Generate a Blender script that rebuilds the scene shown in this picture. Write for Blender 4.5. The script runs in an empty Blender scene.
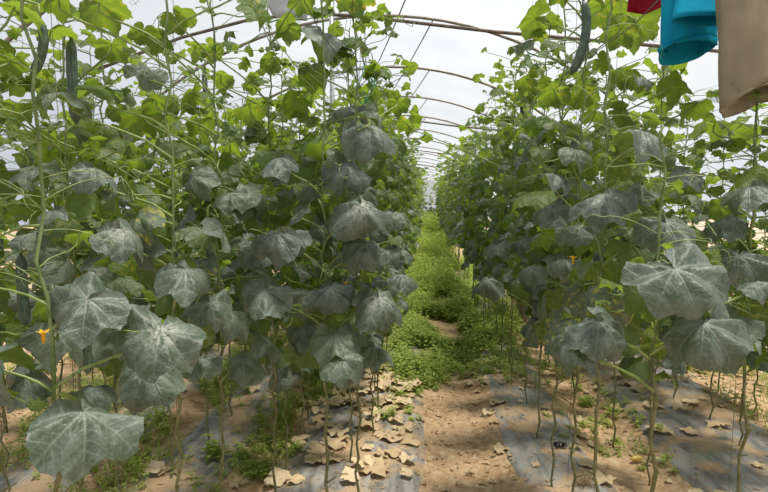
import bpy, math, random
from mathutils import Vector, Matrix, Euler, noise
sc = bpy.context.scene
COL = sc.collection
PI = math.pi
R_ = math.radians

# ---------------------------------------------------------------- camera, sky, sun, exposure
FPX = 548.0
cam_d = bpy.data.cameras.new('camera'); cam = bpy.data.objects.new('camera', cam_d); COL.objects.link(cam)
cam_d.sensor_width = 36.0; cam_d.lens = FPX / 768 * 36.0; cam_d.clip_start = 0.02; cam_d.clip_end = 300
cam.location = (0, 0, 1.5); cam.rotation_euler = (R_(90 - 4.28), 0, R_(4.28))
sc.camera = cam
CM = Euler((R_(90 - 4.28), 0, R_(4.28))).to_matrix()
CR, CU, CF = CM.col[0].copy(), CM.col[1].copy(), -CM.col[2]
CP = Vector((0, 0, 1.5))

world = bpy.data.worlds.new('sky'); sc.world = world; world.use_nodes = True
wt = world.node_tree; wt.nodes.clear()
wo = wt.nodes.new('ShaderNodeOutputWorld'); wb = wt.nodes.new('ShaderNodeBackground')
wn = wt.nodes.new('ShaderNodeTexNoise'); wc = wt.nodes.new('ShaderNodeTexCoord'); wr = wt.nodes.new('ShaderNodeValToRGB')
wn.inputs['Scale'].default_value = 1.6; wn.inputs['Detail'].default_value = 5
wr.color_ramp.elements[0].position = 0.35; wr.color_ramp.elements[0].color = (0.62, 0.74, 0.92, 1)
wr.color_ramp.elements[1].position = 0.62; wr.color_ramp.elements[1].color = (1.0, 1.0, 1.0, 1)
wt.links.new(wc.outputs['Generated'], wn.inputs['Vector']); wt.links.new(wn.outputs['Fac'], wr.inputs['Fac'])
wt.links.new(wr.outputs['Color'], wb.inputs['Color']); wb.inputs['Strength'].default_value = 0.6
wt.links.new(wb.outputs['Background'], wo.inputs['Surface'])

sun_d = bpy.data.lights.new('sun', 'SUN'); sun = bpy.data.objects.new('sun', sun_d); COL.objects.link(sun)
sun_d.energy = 6.8; sun_d.angle = R_(10); sun_d.color = (1.0, 0.93, 0.82)
sun.rotation_euler = (R_(2), R_(15), 0)      # high sun, a little to the right

sc.view_settings.view_transform = 'Standard'; sc.view_settings.look = 'None'
sc.view_settings.gamma = 1.0; sc.view_settings.use_curve_mapping = False
sc.view_settings.exposure = 0.25

# ---------------------------------------------------------------- helpers
def P(px, py, d):
    return CP + d * (CF + (px - 384) / FPX * CR + (246 - py) / FPX * CU)
def proj(p):
    v = Vector(p) - CP; d = v.dot(CF)
    if d < .05: return None
    return 384 + v.dot(CR) / d * FPX, 246 - v.dot(CU) / d * FPX, d
def tag(o, label=None, cat=None, group=None, kind=None):
    if label: o['label'] = label
    if cat: o['category'] = cat
    if group: o['group'] = group
    if kind: o['kind'] = kind
    return o
def empty(name, loc, label=None, cat=None, group=None):
    o = bpy.data.objects.new(name, None); COL.objects.link(o); o.location = loc; o.empty_display_size = .05
    return tag(o, label, cat, group)
def copy_tree(o, parent=None):
    c = o.copy(); COL.objects.link(c)
    if parent: c.parent = parent
    for ch in KIDS.get(o.name, []): copy_tree(ch, c)
    return c
KIDS = {}
class MB:
    """collects shapes, then links them as one mesh object"""
    def __init__(s): s.v = []; s.f = []; s.uv = []; s.var = []; s.mi = []
    def add(s, vs, fs, uvs=None, var=(0, 0, 0), mi=0):
        b = len(s.v); s.v += [tuple(v) for v in vs]; s.f += [tuple(i + b for i in f) for f in fs]
        s.uv += uvs if uvs else [(0, 0)] * len(vs); s.var += [var] * len(vs); s.mi += [mi] * len(fs)
    def tube(s, pts, rad, n=6, mi=0, cap=True, var=(0, 0, 0)):
        pts = [Vector(p) for p in pts]; m = len(pts)
        if not hasattr(rad, '__len__'): rad = [rad] * m
        vs, fs, uvs = [], [], []; ref = None; L = 0
        for i, p in enumerate(pts):
            t = (pts[min(i + 1, m - 1)] - pts[max(i - 1, 0)])
            if t.length < 1e-9: t = Vector((0, 0, 1))
            t.normalize()
            if ref is None: ref = Vector((1, 0, 0)) if abs(t.x) < .9 else Vector((0, 1, 0))
            a = (ref - t * ref.dot(t)).normalized(); ref = a; b = t.cross(a)
            if i: L += (p - pts[i - 1]).length
            for k in range(n):
                q = 2 * PI * k / n
                vs.append(p + (a * math.cos(q) + b * math.sin(q)) * rad[i]); uvs.append((k / n, L))
        for i in range(m - 1):
            for k in range(n):
                k2 = (k + 1) % n; fs.append((i * n + k, i * n + k2, (i + 1) * n + k2, (i + 1) * n + k))
        if cap: fs.append(tuple(range(n - 1, -1, -1))); fs.append(tuple((m - 1) * n + k for k in range(n)))
        s.add(vs, fs, uvs, var, mi)
    def box(s, c, h, mi=0, rot=None):
        vs = [Vector((x * h[0], y * h[1], z * h[2])) for x in (-1, 1) for y in (-1, 1) for z in (-1, 1)]
        if rot: vs = [rot @ v for v in vs]
        s.add([v + Vector(c) for v in vs], [(0, 1, 3, 2), (4, 6, 7, 5), (0, 4, 5, 1), (2, 3, 7, 6), (0, 2, 6, 4), (1, 5, 7, 3)], mi=mi)
    def build(s, name, mats, parent=None, smooth=True, origin=None):
        me = bpy.data.meshes.new(name)
        vs = s.v if origin is None else [(v[0] - origin[0], v[1] - origin[1], v[2] - origin[2]) for v in s.v]
        me.from_pydata(vs, [], s.f)
        uvl = me.uv_layers.new(name='UVMap'); li = [0] * len(me.loops); me.loops.foreach_get('vertex_index', li)
        buf = []
        for i in li: buf += s.uv[i]
        uvl.data.foreach_set('uv', buf)
        at = me.attributes.new('var', 'FLOAT_VECTOR', 'POINT'); buf = []
        for q in s.var: buf += q
        at.data.foreach_set('vector', buf)
        if not isinstance(mats, (list, tuple)): mats = [mats]
        for m in mats: me.materials.append(m)
        me.polygons.foreach_set('material_index', s.mi)
        me.polygons.foreach_set('use_smooth', [smooth] * len(me.polygons))
        me.update()
        o = bpy.data.objects.new(name, me); COL.objects.link(o)
        if origin is not None: o.location = origin
        if parent: o.parent = parent; KIDS.setdefault(parent.name, []).append(o)
        return o

# ---------------------------------------------------------------- materials
class NT:
    def __init__(s, name):
        s.m = bpy.data.materials.new(name); s.m.use_nodes = True; s.t = s.m.node_tree; s.t.nodes.clear()
        s.out = s.n('ShaderNodeOutputMaterial')
    def n(s, t, **kw):
        x = s.t.nodes.new(t)
        for k, v in kw.items(): setattr(x, k, v)
        return x
    def put(s, sock, v):
        if isinstance(v, bpy.types.NodeSocket): s.t.links.new(v, sock)
        elif v is not None:
            if hasattr(sock.default_value, '__len__') and not hasattr(v, '__len__'): v = (v,) * len(sock.default_value)
            if hasattr(sock.default_value, '__len__') and len(sock.default_value) == 4 and len(v) == 3: v = tuple(v) + (1,)
            sock.default_value = v
    def math(s, op, a, b=None, c=None, clamp=False):
        x = s.n('ShaderNodeMath', operation=op, use_clamp=clamp); s.put(x.inputs[0], a)
        if b is not None: s.put(x.inputs[1], b)
        if c is not None: s.put(x.inputs[2], c)
        return x.outputs[0]
    def mr(s, v, a, b, c=0., d=1., smooth=True):
        x = s.n('ShaderNodeMapRange', interpolation_type='SMOOTHSTEP' if smooth else 'LINEAR'); s.put(x.inputs['Value'], v)
        for k, q in (('From Min', a), ('From Max', b), ('To Min', c), ('To Max', d)): s.put(x.inputs[k], q)
        return x.outputs['Result']
    def mix(s, f, a, b, blend='MIX'):
        x = s.n('ShaderNodeMix', data_type='RGBA', blend_type=blend); s.put(x.inputs[0], f); s.put(x.inputs[6], a); s.put(x.inputs[7], b)
        return x.outputs[2]
    def noise(s, vec, scale, detail=3, dims='3D', w=None, rough=.55):
        x = s.n('ShaderNodeTexNoise', noise_dimensions=dims); s.put(x.inputs['Scale'], scale); s.put(x.inputs['Detail'], detail); s.put(x.inputs['Roughness'], rough)
        if vec is not None: s.put(x.inputs['Vector'], vec)
        if w is not None: s.put(x.inputs['W'], w)
        return x.outputs['Fac']
    def bsdf(s, col, rough=.6, spec=.3, bump=None, bs=.3, bd=.02, metal=0.):
        p = s.n('ShaderNodeBsdfPrincipled'); s.put(p.inputs['Base Color'], col); s.put(p.inputs['Roughness'], rough)
        s.put(p.inputs['Specular IOR Level'], spec); s.put(p.inputs['Metallic'], metal)
        if bump is not None:
            b = s.n('ShaderNodeBump'); s.put(b.inputs['Height'], bump); s.put(b.inputs['Strength'], bs); s.put(b.inputs['Distance'], bd)
            s.t.links.new(b.outputs[0], p.inputs['Normal'])
        return p.outputs[0]
    def mixsh(s, f, a, b):
        x = s.n('ShaderNodeMixShader'); s.put(x.inputs[0], f); s.t.links.new(a, x.inputs[1]); s.t.links.new(b, x.inputs[2]); return x.outputs[0]
    def done(s, sh): s.t.links.new(sh, s.out.inputs['Surface']); return s.m

def leaf_material():
    k = NT('cucumber_leaf'); uv = k.n('ShaderNodeUVMap').outputs[0]
    sp = k.n('ShaderNodeSeparateXYZ'); k.put(sp.inputs[0], uv); x, y = sp.outputs[0], sp.outputs[1]
    at = k.n('ShaderNodeAttribute', attribute_name='var'); sv = k.n('ShaderNodeSeparateXYZ'); k.put(sv.inputs[0], at.outputs['Vector'])
    age, rnd, chl = sv.outputs[0], sv.outputs[1], sv.outputs[2]      # 0 old and dusty .. 1 young and green
    w = k.math('MULTIPLY', rnd, 37.)
    r = k.math('SQRT', k.math('ADD', k.math('MULTIPLY', x, x), k.math('MULTIPLY', y, y)))
    ang = k.math('ARCTAN2', x, y)
    pp = k.math('PINGPONG', ang, .44)
    dm = k.math('MULTIPLY', r, k.math('SINE', pp))
    vm = k.math('MULTIPLY', k.mr(dm, .004, .03, 1., 0.), k.mr(r, .1, .95, 1., .35))
    ph = k.math('SUBTRACT', k.math('MULTIPLY', r, k.math('COSINE', pp)), k.math('MULTIPLY', dm, .8))
    wob = k.noise(uv, 5., 2, '4D', w)
    sc_ = k.math('COSINE', k.math('MULTIPLY', k.math('ADD', ph, k.math('MULTIPLY', wob, .06)), 42.))
    vs_ = k.math('MULTIPLY', k.mr(sc_, .5, 1.), .26)
    vein = k.math('MAXIMUM', vm, vs_)
    fine = k.noise(uv, 14., 3, '4D', w)
    big = k.noise(uv, 2.2, 4, '4D', w)
    old = k.math('SUBTRACT', 1., age)
    dust = k.math('MULTIPLY', k.math('ADD', k.mr(big, .34, .68, .05, .9), k.math('MULTIPLY', k.mr(fine, .42, .7), .4)), old, clamp=True)
    green = k.mix(age, (.032, .062, .036), (.058, .120, .012))
    green = k.mix(k.math('MULTIPLY', fine, .5), green, k.mix(age, (.06, .085, .05), (.10, .17, .025)))
    c = k.mix(k.math('MULTIPLY', dust, .70), green, (.19, .225, .195))
    c = k.mix(k.math('MULTIPLY', vein, k.mr(age, 0., 1., .40, .26)), c, k.mix(age, (.34, .36, .31), (.22, .33, .08)))
    # white dusty patch in the centre of some old leaves
    ctr = k.math('MULTIPLY', k.mr(r, .05, .62, 1., 0.), k.math('MULTIPLY', k.mr(rnd, .45, .8), k.mr(fine, .38, .62)))
    c = k.mix(k.math('MULTIPLY', k.math('MULTIPLY', ctr, old), .75), c, (.50, .49, .42))
    # scorched pale spots and mosaic yellowing
    spot = k.mr(k.noise(uv, 6.5, 2, '4D', k.math('ADD', w, 5.)), .72, .76)
    c = k.mix(k.math('MULTIPLY', spot, .8), c, (.50, .42, .26))
    yel = k.math('MULTIPLY', k.mr(k.noise(uv, 5.5, 3, '4D', k.math('ADD', w, 9.)), .5, .66), chl)
    c = k.mix(yel, c, (.42, .40, .035))
    geo = k.n('ShaderNodeNewGeometry')
    under = k.mix(yel, k.mix(k.math('MULTIPLY', vein, .5), (.085, .145, .03), (.22, .30, .10)), (.40, .40, .06))
    c = k.mix(geo.outputs['Backfacing'], c, under)
    h = k.math('ADD', k.math('MULTIPLY', fine, .6), k.math('ADD', k.math('MULTIPLY', vein, .3), k.math('MULTIPLY', k.math('SINE', k.math('MULTIPLY', k.math('ADD', ph, k.math('MULTIPLY', wob, .06)), 21.)), .15)))
    b = k.n('ShaderNodeBump'); k.put(b.inputs['Height'], h); k.put(b.inputs['Strength'], .8); k.put(b.inputs['Distance'], .006)
    p = k.n('ShaderNodeBsdfPrincipled'); k.put(p.inputs['Base Color'], c); k.put(p.inputs['Roughness'], .46); k.put(p.inputs['Specular IOR Level'], .5)
    k.t.links.new(b.outputs[0], p.inputs['Normal'])
    tr = k.n('ShaderNodeBsdfTranslucent')
    tc = k.mix(age, (.17, .25, .04), (.28, .43, .03)); tc = k.mix(yel, tc, (.62, .55, .05)); tc = k.mix(k.math('MULTIPLY', vein, .35), tc, (.14, .22, .03))
    k.put(tr.inputs['Color'], tc)
    return k.done(k.mixsh(k.mr(age, 0., 1., .24, .46), p.outputs[0], tr.outputs[0]))
def stem_material(name, a, b):
    k = NT(name); tc = k.n('ShaderNodeTexCoord').outputs['Object']
    f = k.noise(tc, 30., 4)
    at = k.n('ShaderNodeUVMap').outputs[0]
    return k.done(k.bsdf(k.mix(k.mr(f, .35, .65), a, b), .55, .35, f, .4, .01))
def simple(name, a, b, scale, rough=.6, spec=.3, bump=.2, bd=.01, metal=0., lo=.35, hi=.65):
    k = NT(name); tc = k.n('ShaderNodeTexCoord').outputs['Object']; f = k.noise(tc, scale, 5)
    return k.done(k.bsdf(k.mix(k.mr(f, lo, hi), a, b), rough, spec, f, bump, bd, metal))
def thin_leaf(name, a, b, tcol, fac):
    k = NT(name); at = k.n('ShaderNodeAttribute', attribute_name='var'); sv = k.n('ShaderNodeSeparateXYZ'); k.put(sv.inputs[0], at.outputs['Vector'])
    tc = k.n('ShaderNodeTexCoord').outputs['Object']
    c = k.mix(k.math('ADD', k.math('MULTIPLY', k.noise(tc, 25., 3), .4), k.math('MULTIPLY', sv.outputs[1], .6)), a, b)
    tr = k.n('ShaderNodeBsdfTranslucent'); k.put(tr.inputs['Color'], tcol)
    return k.done(k.mixsh(fac, k.bsdf(c, .6, .25), tr.outputs[0]))
def soil_material():
    k = NT('soil'); tc = k.n('ShaderNodeTexCoord').outputs['Object']
    a = k.noise(tc, 2.2, 5); b = k.noise(tc, 22., 5); c3 = k.noise(tc, 130., 3)
    c = k.mix(k.mr(a, .35, .65), (.30, .185, .095), (.47, .32, .185))
    c = k.mix(k.mr(b, .4, .7), c, (.52, .39, .25)); c = k.mix(k.math('MULTIPLY', k.mr(c3, .52, .7), .55), c, (.16, .10, .055))
    h = k.math('ADD', b, k.math('MULTIPLY', c3, .4))
    return k.done(k.bsdf(c, .95, .1, h, .7, .02))
def mulch_material():
    k = NT('mulch_plastic'); tc = k.n('ShaderNodeTexCoord').outputs['Object']
    mp = k.n('ShaderNodeMapping'); k.put(mp.inputs[0], tc); k.put(mp.inputs['Scale'], (6., 1.2, 3.))
    st = k.noise(mp.outputs[0], 3., 4); d = k.noise(tc, 3.2, 5, rough=.65); d2 = k.noise(tc, 30., 4)
    c = k.mix(k.mr(st, .35, .65), (.13, .126, .117), (.275, .268, .25))
    dirt = k.math('MAXIMUM', k.mr(d, .46, .58), k.math('MULTIPLY', k.mr(d2, .52, .68), .45))
    c = k.mix(dirt, c, k.mix(k.noise(tc, 60., 3), (.24, .155, .085), (.46, .34, .21)))
    h = k.math('ADD', k.math('MULTIPLY', st, 1.), k.math('MULTIPLY', d2, .5))
    return k.done(k.bsdf(c, k.mr(dirt, 0., 1., .38, .95), .4, h, .5, .015))
def film_material():
    k = NT('tunnel_film'); tc = k.n('ShaderNodeTexCoord').outputs['Object']
    f = k.noise(tc, .9, 5); f2 = k.noise(tc, .25, 3)
    tr = k.n('ShaderNodeBsdfTransparent'); k.put(tr.inputs['Color'], (.95, .96, .97))
    tl = k.n('ShaderNodeBsdfTranslucent'); k.put(tl.inputs['Color'], k.mix(k.mr(f, .3, .7), (.44, .49, .545), (.54, .57, .60)))
    return k.done(k.mixsh(k.mr(f2, .3, .7, .26, .36), tr.outputs[0], tl.outputs[0]))
def cloth_material(name, a, b, weave=260., tl=None):
    k = NT(name); tc = k.n('ShaderNodeTexCoord').outputs['Object']
    f = k.noise(tc, 9., 4); w = k.noise(tc, weave, 2)
    s = k.bsdf(k.mix(k.mr(f, .3, .7), a, b), .9, .1, k.math('ADD', f, k.math('MULTIPLY', w, .25)), .35, .01)
    if tl:
        t = k.n('ShaderNodeBsdfTranslucent'); k.put(t.inputs['Color'], tl); s = k.mixsh(.2, s, t.outputs[0])
    return k.done(s)
def rind_material():
    k = NT('cucumber_rind'); tc = k.n('ShaderNodeTexCoord').outputs['Object']; uv = k.n('ShaderNodeUVMap').outputs[0]
    sp = k.n('ShaderNodeSeparateXYZ'); k.put(sp.inputs[0], uv)
    f = k.noise(tc, 45., 4); wv = k.math('SINE', k.math('MULTIPLY', sp.outputs[0], 62.8))
    c = k.mix(k.mr(f, .4, .65), (.035, .07, .04), (.085, .13, .085)); c = k.mix(k.mr(wv, .4, 1., 0., .35), c, (.12, .17, .11))
    return k.done(k.bsdf(c, .42, .45, k.math('ADD', f, k.math('MULTIPLY', wv, .4)), .4, .004))
M = {
    'leaf': leaf_material(),
    'stem': stem_material('vine_stem', (.10, .16, .045), (.20, .26, .10)),
    'bark': stem_material('bare_stem', (.105, .12, .04), (.20, .19, .085)),
    'petiole': stem_material('petiole', (.16, .24, .06), (.27, .34, .13)),
    'tendril': stem_material('tendril', (.20, .28, .09), (.32, .38, .16)),
    'rind': rind_material(),
    'petal': thin_leaf('petal', (.75, .42, .02), (.85, .55, .03), (.8, .5, .03), .35),
    'soil': soil_material(), 'mulch': mulch_material(), 'film': film_material(),
    'pipe': simple('weathered_pipe', (.30, .27, .225), (.20, .165, .12), 14., .5, .4, .2, .004, .2),
    'rust': simple('rusty_pipe', (.115, .085, .07), (.20, .15, .12), 20., .65, .3, .3, .004),
    'galv': simple('galvanised_pipe', (.38, .39, .39), (.27, .275, .28), 18., .42, .5, .1, .003, .4),
    'wood': simple('post_wood', (.20, .175, .145), (.31, .28, .24), 16., .85, .15, .5, .01),
    'wire': simple('wire', (.10, .09, .085), (.17, .15, .14), 30., .5, .4, .1),
    'string': simple('string', (.36, .38, .33), (.46, .47, .42), 60., .9, .1, .2),
    'cord': simple('jute_cord', (.10, .12, .06), (.17, .17, .10), 60., .9, .1, .2),
    'twine': simple('green_twine', (.10, .34, .27), (.20, .48, .40), 60., .8, .2, .2),
    'dry': thin_leaf('dry_leaf', (.40, .29, .16), (.68, .55, .36), (.4, .28, .13), .15),
    'weed': thin_leaf('weed_leaf', (.20, .27, .05), (.40, .46, .14), (.46, .60, .09), .45),
    'straw': thin_leaf('straw', (.22, .15, .08), (.46, .34, .19), (.4, .3, .15), .1),
    'beige': cloth_material('beige_cotton', (.225, .198, .135), (.29, .255, .18)),
    'blue': cloth_material('blue_knit', (.010, .33, .54), (.014, .40, .62), 200., (.01, .40, .62)),
    'red': cloth_material('red_knit', (.30, .012, .03), (.40, .02, .045), 200., (.45, .02, .04)),
    'white': cloth_material('white_cloth', (.50, .50, .52), (.60, .60, .61), 200., (.7, .7, .7)),
    'black': simple('black_plastic', (.012, .012, .013), (.03, .03, .032), 20., .4, .4, .4),
    'ripe': simple('overripe_rind', (.55, .33, .05), (.62, .44, .12), 25., .5, .4, .2),
    'pale': simple('pale_rind', (.40, .38, .16), (.50, .47, .25), 25., .5, .4, .2),
}

# ---------------------------------------------------------------- the setting: ground, film, hoops
rng = random.Random(5)
def bed(x):
    h = 0
    for a, b, hh in ((-.75, -.02, .05), (-1.5, -1.02, .06), (-2.3, -1.75, .06), (.46, 1.0, .05), (1.45, 2.25, .06)):
        m, w = (a + b) / 2, (b - a) / 2
        h = max(h, hh * max(0., 1 - (abs(x - m) / (w + .08)) ** 4))
    return h
def ground_z(x, y):
    z = noise.noise(Vector((x * 1.3, y * 1.3, 0))) * .018 + noise.noise(Vector((x * 6, y * 6, 3))) * .004
    if -4.2 < x < 3.2: z += bed(x)
    return z
xs = [-30, -15, -9, -6, -5] + [-4.4 + .07 * i for i in range(113)] + [4.2, 5, 8, 15, 30]
ys = [-6, -3, -1] + [.2 + .07 * i for i in range(90)] + [6.6 + .3 * i for i in range(30)] + [16 + 2 * i for i in range(18)] + [60]
mb = MB(); nx = len(xs)
mb.add([(x, y, ground_z(x, y)) for y in ys for x in xs], [(j * nx + i, j * nx + i + 1, (j + 1) * nx + i + 1, (j + 1) * nx + i) for j in range(len(ys) - 1) for i in range(nx - 1)])
tag(mb.build('floor', M['soil']), kind='structure')

TX, TR, TZ = -.5, 3.5, -.2
def hoop_pt(x, y, r=TR):
    dx = x - TX; return Vector((x, y, TZ + math.sqrt(max(r * r - dx * dx, 0))))
def arc(y, r, n, z0=-.1):
    a0 = math.asin((z0 - TZ) / r)
    return [Vector((TX - r * math.cos(a0 + (PI - 2 * a0) * i / n), y, TZ + r * math.sin(a0 + (PI - 2 * a0) * i / n))) for i in range(n + 1)]
HOOPS = [1.45 + 1.95 * k - 1.95 for k in range(21)]
mb = MB(); n = 40; fy = []
y = -2.5
while y < 38.5: fy.append(y); y += .65
for y in fy:
    sag = .025 * math.sin(PI * ((y - 1.45) % 1.95) / 1.95)
    mb.v += [tuple(p) for p in arc(y, TR + .035 - sag, n)]; mb.uv += [(0, 0)] * (n + 1); mb.var += [(0, 0, 0)] * (n + 1)
for j in range(len(fy) - 1):
    for i in range(n): mb.f.append((j * (n + 1) + i, j * (n + 1) + i + 1, (j + 1) * (n + 1) + i + 1, (j + 1) * (n + 1) + i)); mb.mi.append(0)
tag(mb.build('ceiling', M['film']), kind='structure')
mb = MB(); e = arc(38.4, TR, n); mb.add(e + [Vector((TX, 38.4, -.1))], [(i, i + 1, n + 1) for i in range(n)])
tag(mb.build('wall_end', M['film'], smooth=False), kind='structure')
names = ['nearest', 'second', 'third', 'fourth', 'fifth', 'sixth', 'seventh', 'eighth', 'ninth', 'tenth']
for k, y in enumerate(HOOPS):
    if y < 3: continue
    mb = MB(); mb.tube(arc(y, TR, 48), .0165 if k % 2 == 0 else .015, 8)
    i = k - 2
    lab = f'bent steel hoop pipe holding the film, the {names[i]} along the tunnel' if i < 10 else 'small far steel hoop at the end of the tunnel'
    tag(mb.build('steel_hoop', M['pipe']), lab, 'hoop', 'steel hoops of the tunnel')
for k, (y, lab) in enumerate(((HOOPS[2] - .04, 'thin rusty cross bar tied below the nearest hoop'), (HOOPS[4] - .04, 'thin rusty cross bar tied below the third hoop'), (HOOPS[6] - .04, 'thin rusty cross bar tied below the fifth hoop'), (HOOPS[8] - .04, 'thin rusty cross bar tied below the seventh hoop'))):
    mb = MB(); mb.tube([(x, y, z) for x, z in ((-2.1, 2.33), (-1.5, 2.53), (-1.1, 2.62), (-.74, 2.655), (-.4, 2.63), (.4, 2.52), (1.0, 2.455), (1.88, 2.36))], .0105, 8); tag(mb.build('cross_bar', M['rust']), lab, 'pipe', 'cross bars below the hoops')
# diagonal wires that run from hoop to hoop
for k in range(1, 8):
    y0, y1 = HOOPS[k], HOOPS[k + 2]
    a = hoop_pt(.12 - .02 * k, y0, TR - .02); b = hoop_pt(-.72 + .03 * k, y1, TR - .02)
    mb = MB(); mb.tube([a.lerp(b, t / 6) - Vector((0, 0, .03 * math.sin(PI * t / 6))) for t in range(7)], .0065, 5)
    tag(mb.build('brace_wire', M['wire']), f'thin slanting brace wire under the film, the {names[k-1]} from the camera', 'wire', 'brace wires under the film')
for k, (a, b, lab) in enumerate(((P(345, -12, 5.2), P(378, 118, 5.2), 'dark rod slanting down beside the green twine'), (P(255, 8, 4.2), P(300, 112, 4.2), 'grey cord slanting down behind the white cloth'),
                                  (P(272, 35, 5.1), P(322, 100, 5.1), 'grey cord slanting down left of the steel post'), (P(236, -10, 4.4), P(262, 25, 4.4), 'short dark cord at the top edge left of the white cloth'))):
    mb = MB(); mb.tube([a, a.lerp(b, .5), b], .008 if k == 0 else .0055, 6); tag(mb.build('steel_rod' if k == 0 else 'rope', M['rust'] if k == 0 else M['wire']), lab, 'rod' if k == 0 else 'rope')

# steel post and wooden post
mb = MB(); b = P(333, 246, 4.9); b = Vector((b.x, b.y, 0)); mb.tube([b + Vector((0, 0, -.1)), b + Vector((.003, 0, 1.6)), b + Vector((0, 0, hoop_pt(b.x, b.y).z))], .021, 10)
tag(mb.build('steel_post', M['galv']), 'upright grey steel post rising from the left row to the film', 'post')
b = P(527, 96, 6.6)
po = empty('wooden_post', (b.x, b.y, 0), 'weathered wooden post with a black scrap among the right vines', 'post')
mb = MB()
for i in range(1): mb.tube([(0, 0, -.1), (.01, 0, 1.2), (0, .01, 2.2), (.005, 0, b.z + .28)], [.058, .057, .055, .052], 9)
mb.build('post_shaft', M['wood'], po)
mb = MB(); mb.tube([(-.055, -.02, b.z - .32), (-.06, -.025, b.z - .1), (-.05, -.02, b.z + .13)], [.022, .03, .018], 7); mb.tube([(.05, -.02, b.z + .02), (.09, -.03, b.z - .03), (.10, -.02, b.z - .1)], [.02, .035, .012], 7)
o = mb.build('plastic_scrap', M['black'], po); o['label'] = 'black plastic scrap tied to the post'

# mulch film strips on the beds
def mulch(x0, x1, y0, y1, label, seed):
    r = random.Random(seed); m = MB(); nx, st = 9, .12; rows = int((y1 - y0) / st)
    for j in range(rows + 1):
        y = y0 + j * st
        e0 = x0 + .07 * noise.noise(Vector((seed, y * 1.7, 0))); e1 = x1 + .07 * noise.noise(Vector((seed + 9, y * 1.7, 0)))
        for i in range(nx):
            x = e0 + (e1 - e0) * i / (nx - 1); m.v.append((x, y, ground_z(x, y) + .012 + .006 * noise.noise(Vector((x * 14, y * 4, seed))) - (.010 if i in (0, nx - 1) else 0)))
            m.uv.append((0, 0)); m.var.append((0, 0, 0))
    for j in range(rows):
        for i in range(nx - 1): m.f.append((j * nx + i, j * nx + i + 1, (j + 1) * nx + i + 1, (j + 1) * nx + i)); m.mi.append(0)
    tag(m.build('mulch_film', M['mulch']), label, 'plastic film', 'mulch film on the beds')
mulch(-.78, .0, 1.2, 13, 'grey plastic mulch film strewn with dry leaves along the left edge of the path', 1)
mulch(-1.5, -1.04, 1.6, 11, 'dark mulch film under the second left bed, seen between the bare stems', 2)
mulch(-2.3, -1.78, 1.8, 11, 'dark wrinkled mulch film at far left, lower left corner', 3)
mulch(.50, .98, 1.2, 13, 'soil-smeared grey mulch film along the right edge of the path', 4)
mulch(1.42, 2.25, 1.6, 11, 'grey mulch film under the bare stems at far right', 5)

# ---------------------------------------------------------------- leaves
PROF = [(0, 1.03), (14, .90), (30, .77), (54, .97), (78, .77), (104, .90), (130, .74), (154, .66), (170, .46), (178, .10)]
PROF_OLD = [(0, 1.0), (14, .94), (32, .88), (56, .95), (80, .88), (106, .91), (130, .84), (154, .73), (170, .48), (178, .10)]
def prof(deg, tab=PROF):
    a = abs(deg)
    for (a0, r0), (a1, r1) in zip(tab, tab[1:]):
        if a <= a1:
            t = (a - a0) / (a1 - a0); t = (1 - math.cos(PI * t)) / 2; return r0 + (r1 - r0) * t
    return tab[-1][1]
def leaf_shape(R, nang, rings, r, b0=.7, b1=.3, fold=.15, wave=.12, tab=PROF):
    """blade with its stalk end at the origin, tip along +Y, face up +Z"""
    vs = [(0, 0, 0)]; uvs = [(0, 0)]; fs = []
    ph1, ph2, ph3 = (r.random() * 6.3 for _ in range(3)); asym = r.uniform(-.06, .06); tooth = 3.5
    angs = [-178 + 356 * i / (nang - 1) for i in range(nang)]
    for k in range(1, rings + 1):
        s = (k / rings) ** .85
        for i, a in enumerate(angs):
            t = R_(a); rr = prof(a, tab) * (1 + asym * math.sin(t))
            if k == rings: rr *= 1 + (.5 if tab is PROF_OLD else 1) * (.035 if i % 2 else -.035) * (1 if abs(a) < 165 else 0)
            d = R * s * rr; beta = b0 + b1 * math.cos(t) + .38 * math.sin(2 * t + ph1) + .30 * math.sin(3 * t + ph2)
            q = beta * s * rr
            rad = d * (math.sin(q) / q if abs(q) > 1e-3 else 1); z = -d * ((1 - math.cos(q)) / q if abs(q) > 1e-3 else 0)
            z += R * (wave * s * s * math.sin(5 * t + ph3) - fold * abs(math.sin(t)) * s * (1 if abs(a) < 120 else .6) + .05 * fold)
            z += R * (.115 if tab is PROF_OLD else .06) * s * (1 - abs(((a + 25) % 50) - 25) / 12.5) * -1 + R * .06 * s * noise.noise(Vector((5 * s * math.sin(t) + ph1 * 9, 5 * s * math.cos(t), ph2)))
            vs.append((rad * math.sin(t), rad * math.cos(t), z)); uvs.append((s * rr * math.sin(t), s * rr * math.cos(t)))
    for i in range(nang - 1): fs.append((0, 1 + i + 1, 1 + i))
    for k in range(rings - 1):
        for i in range(nang - 1):
            a = 1 + k * nang + i; b = a + nang; fs.append((a, a + 1, b + 1, b))
    return vs, fs, uvs
def frame(nrm, tip):
    n = nrm.normalized(); t = (tip - n * tip.dot(n))
    if t.length < 1e-4: t = n.orthogonal()
    t.normalize(); x = t.cross(n)
    return Matrix((x, t, n)).transposed()
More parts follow.
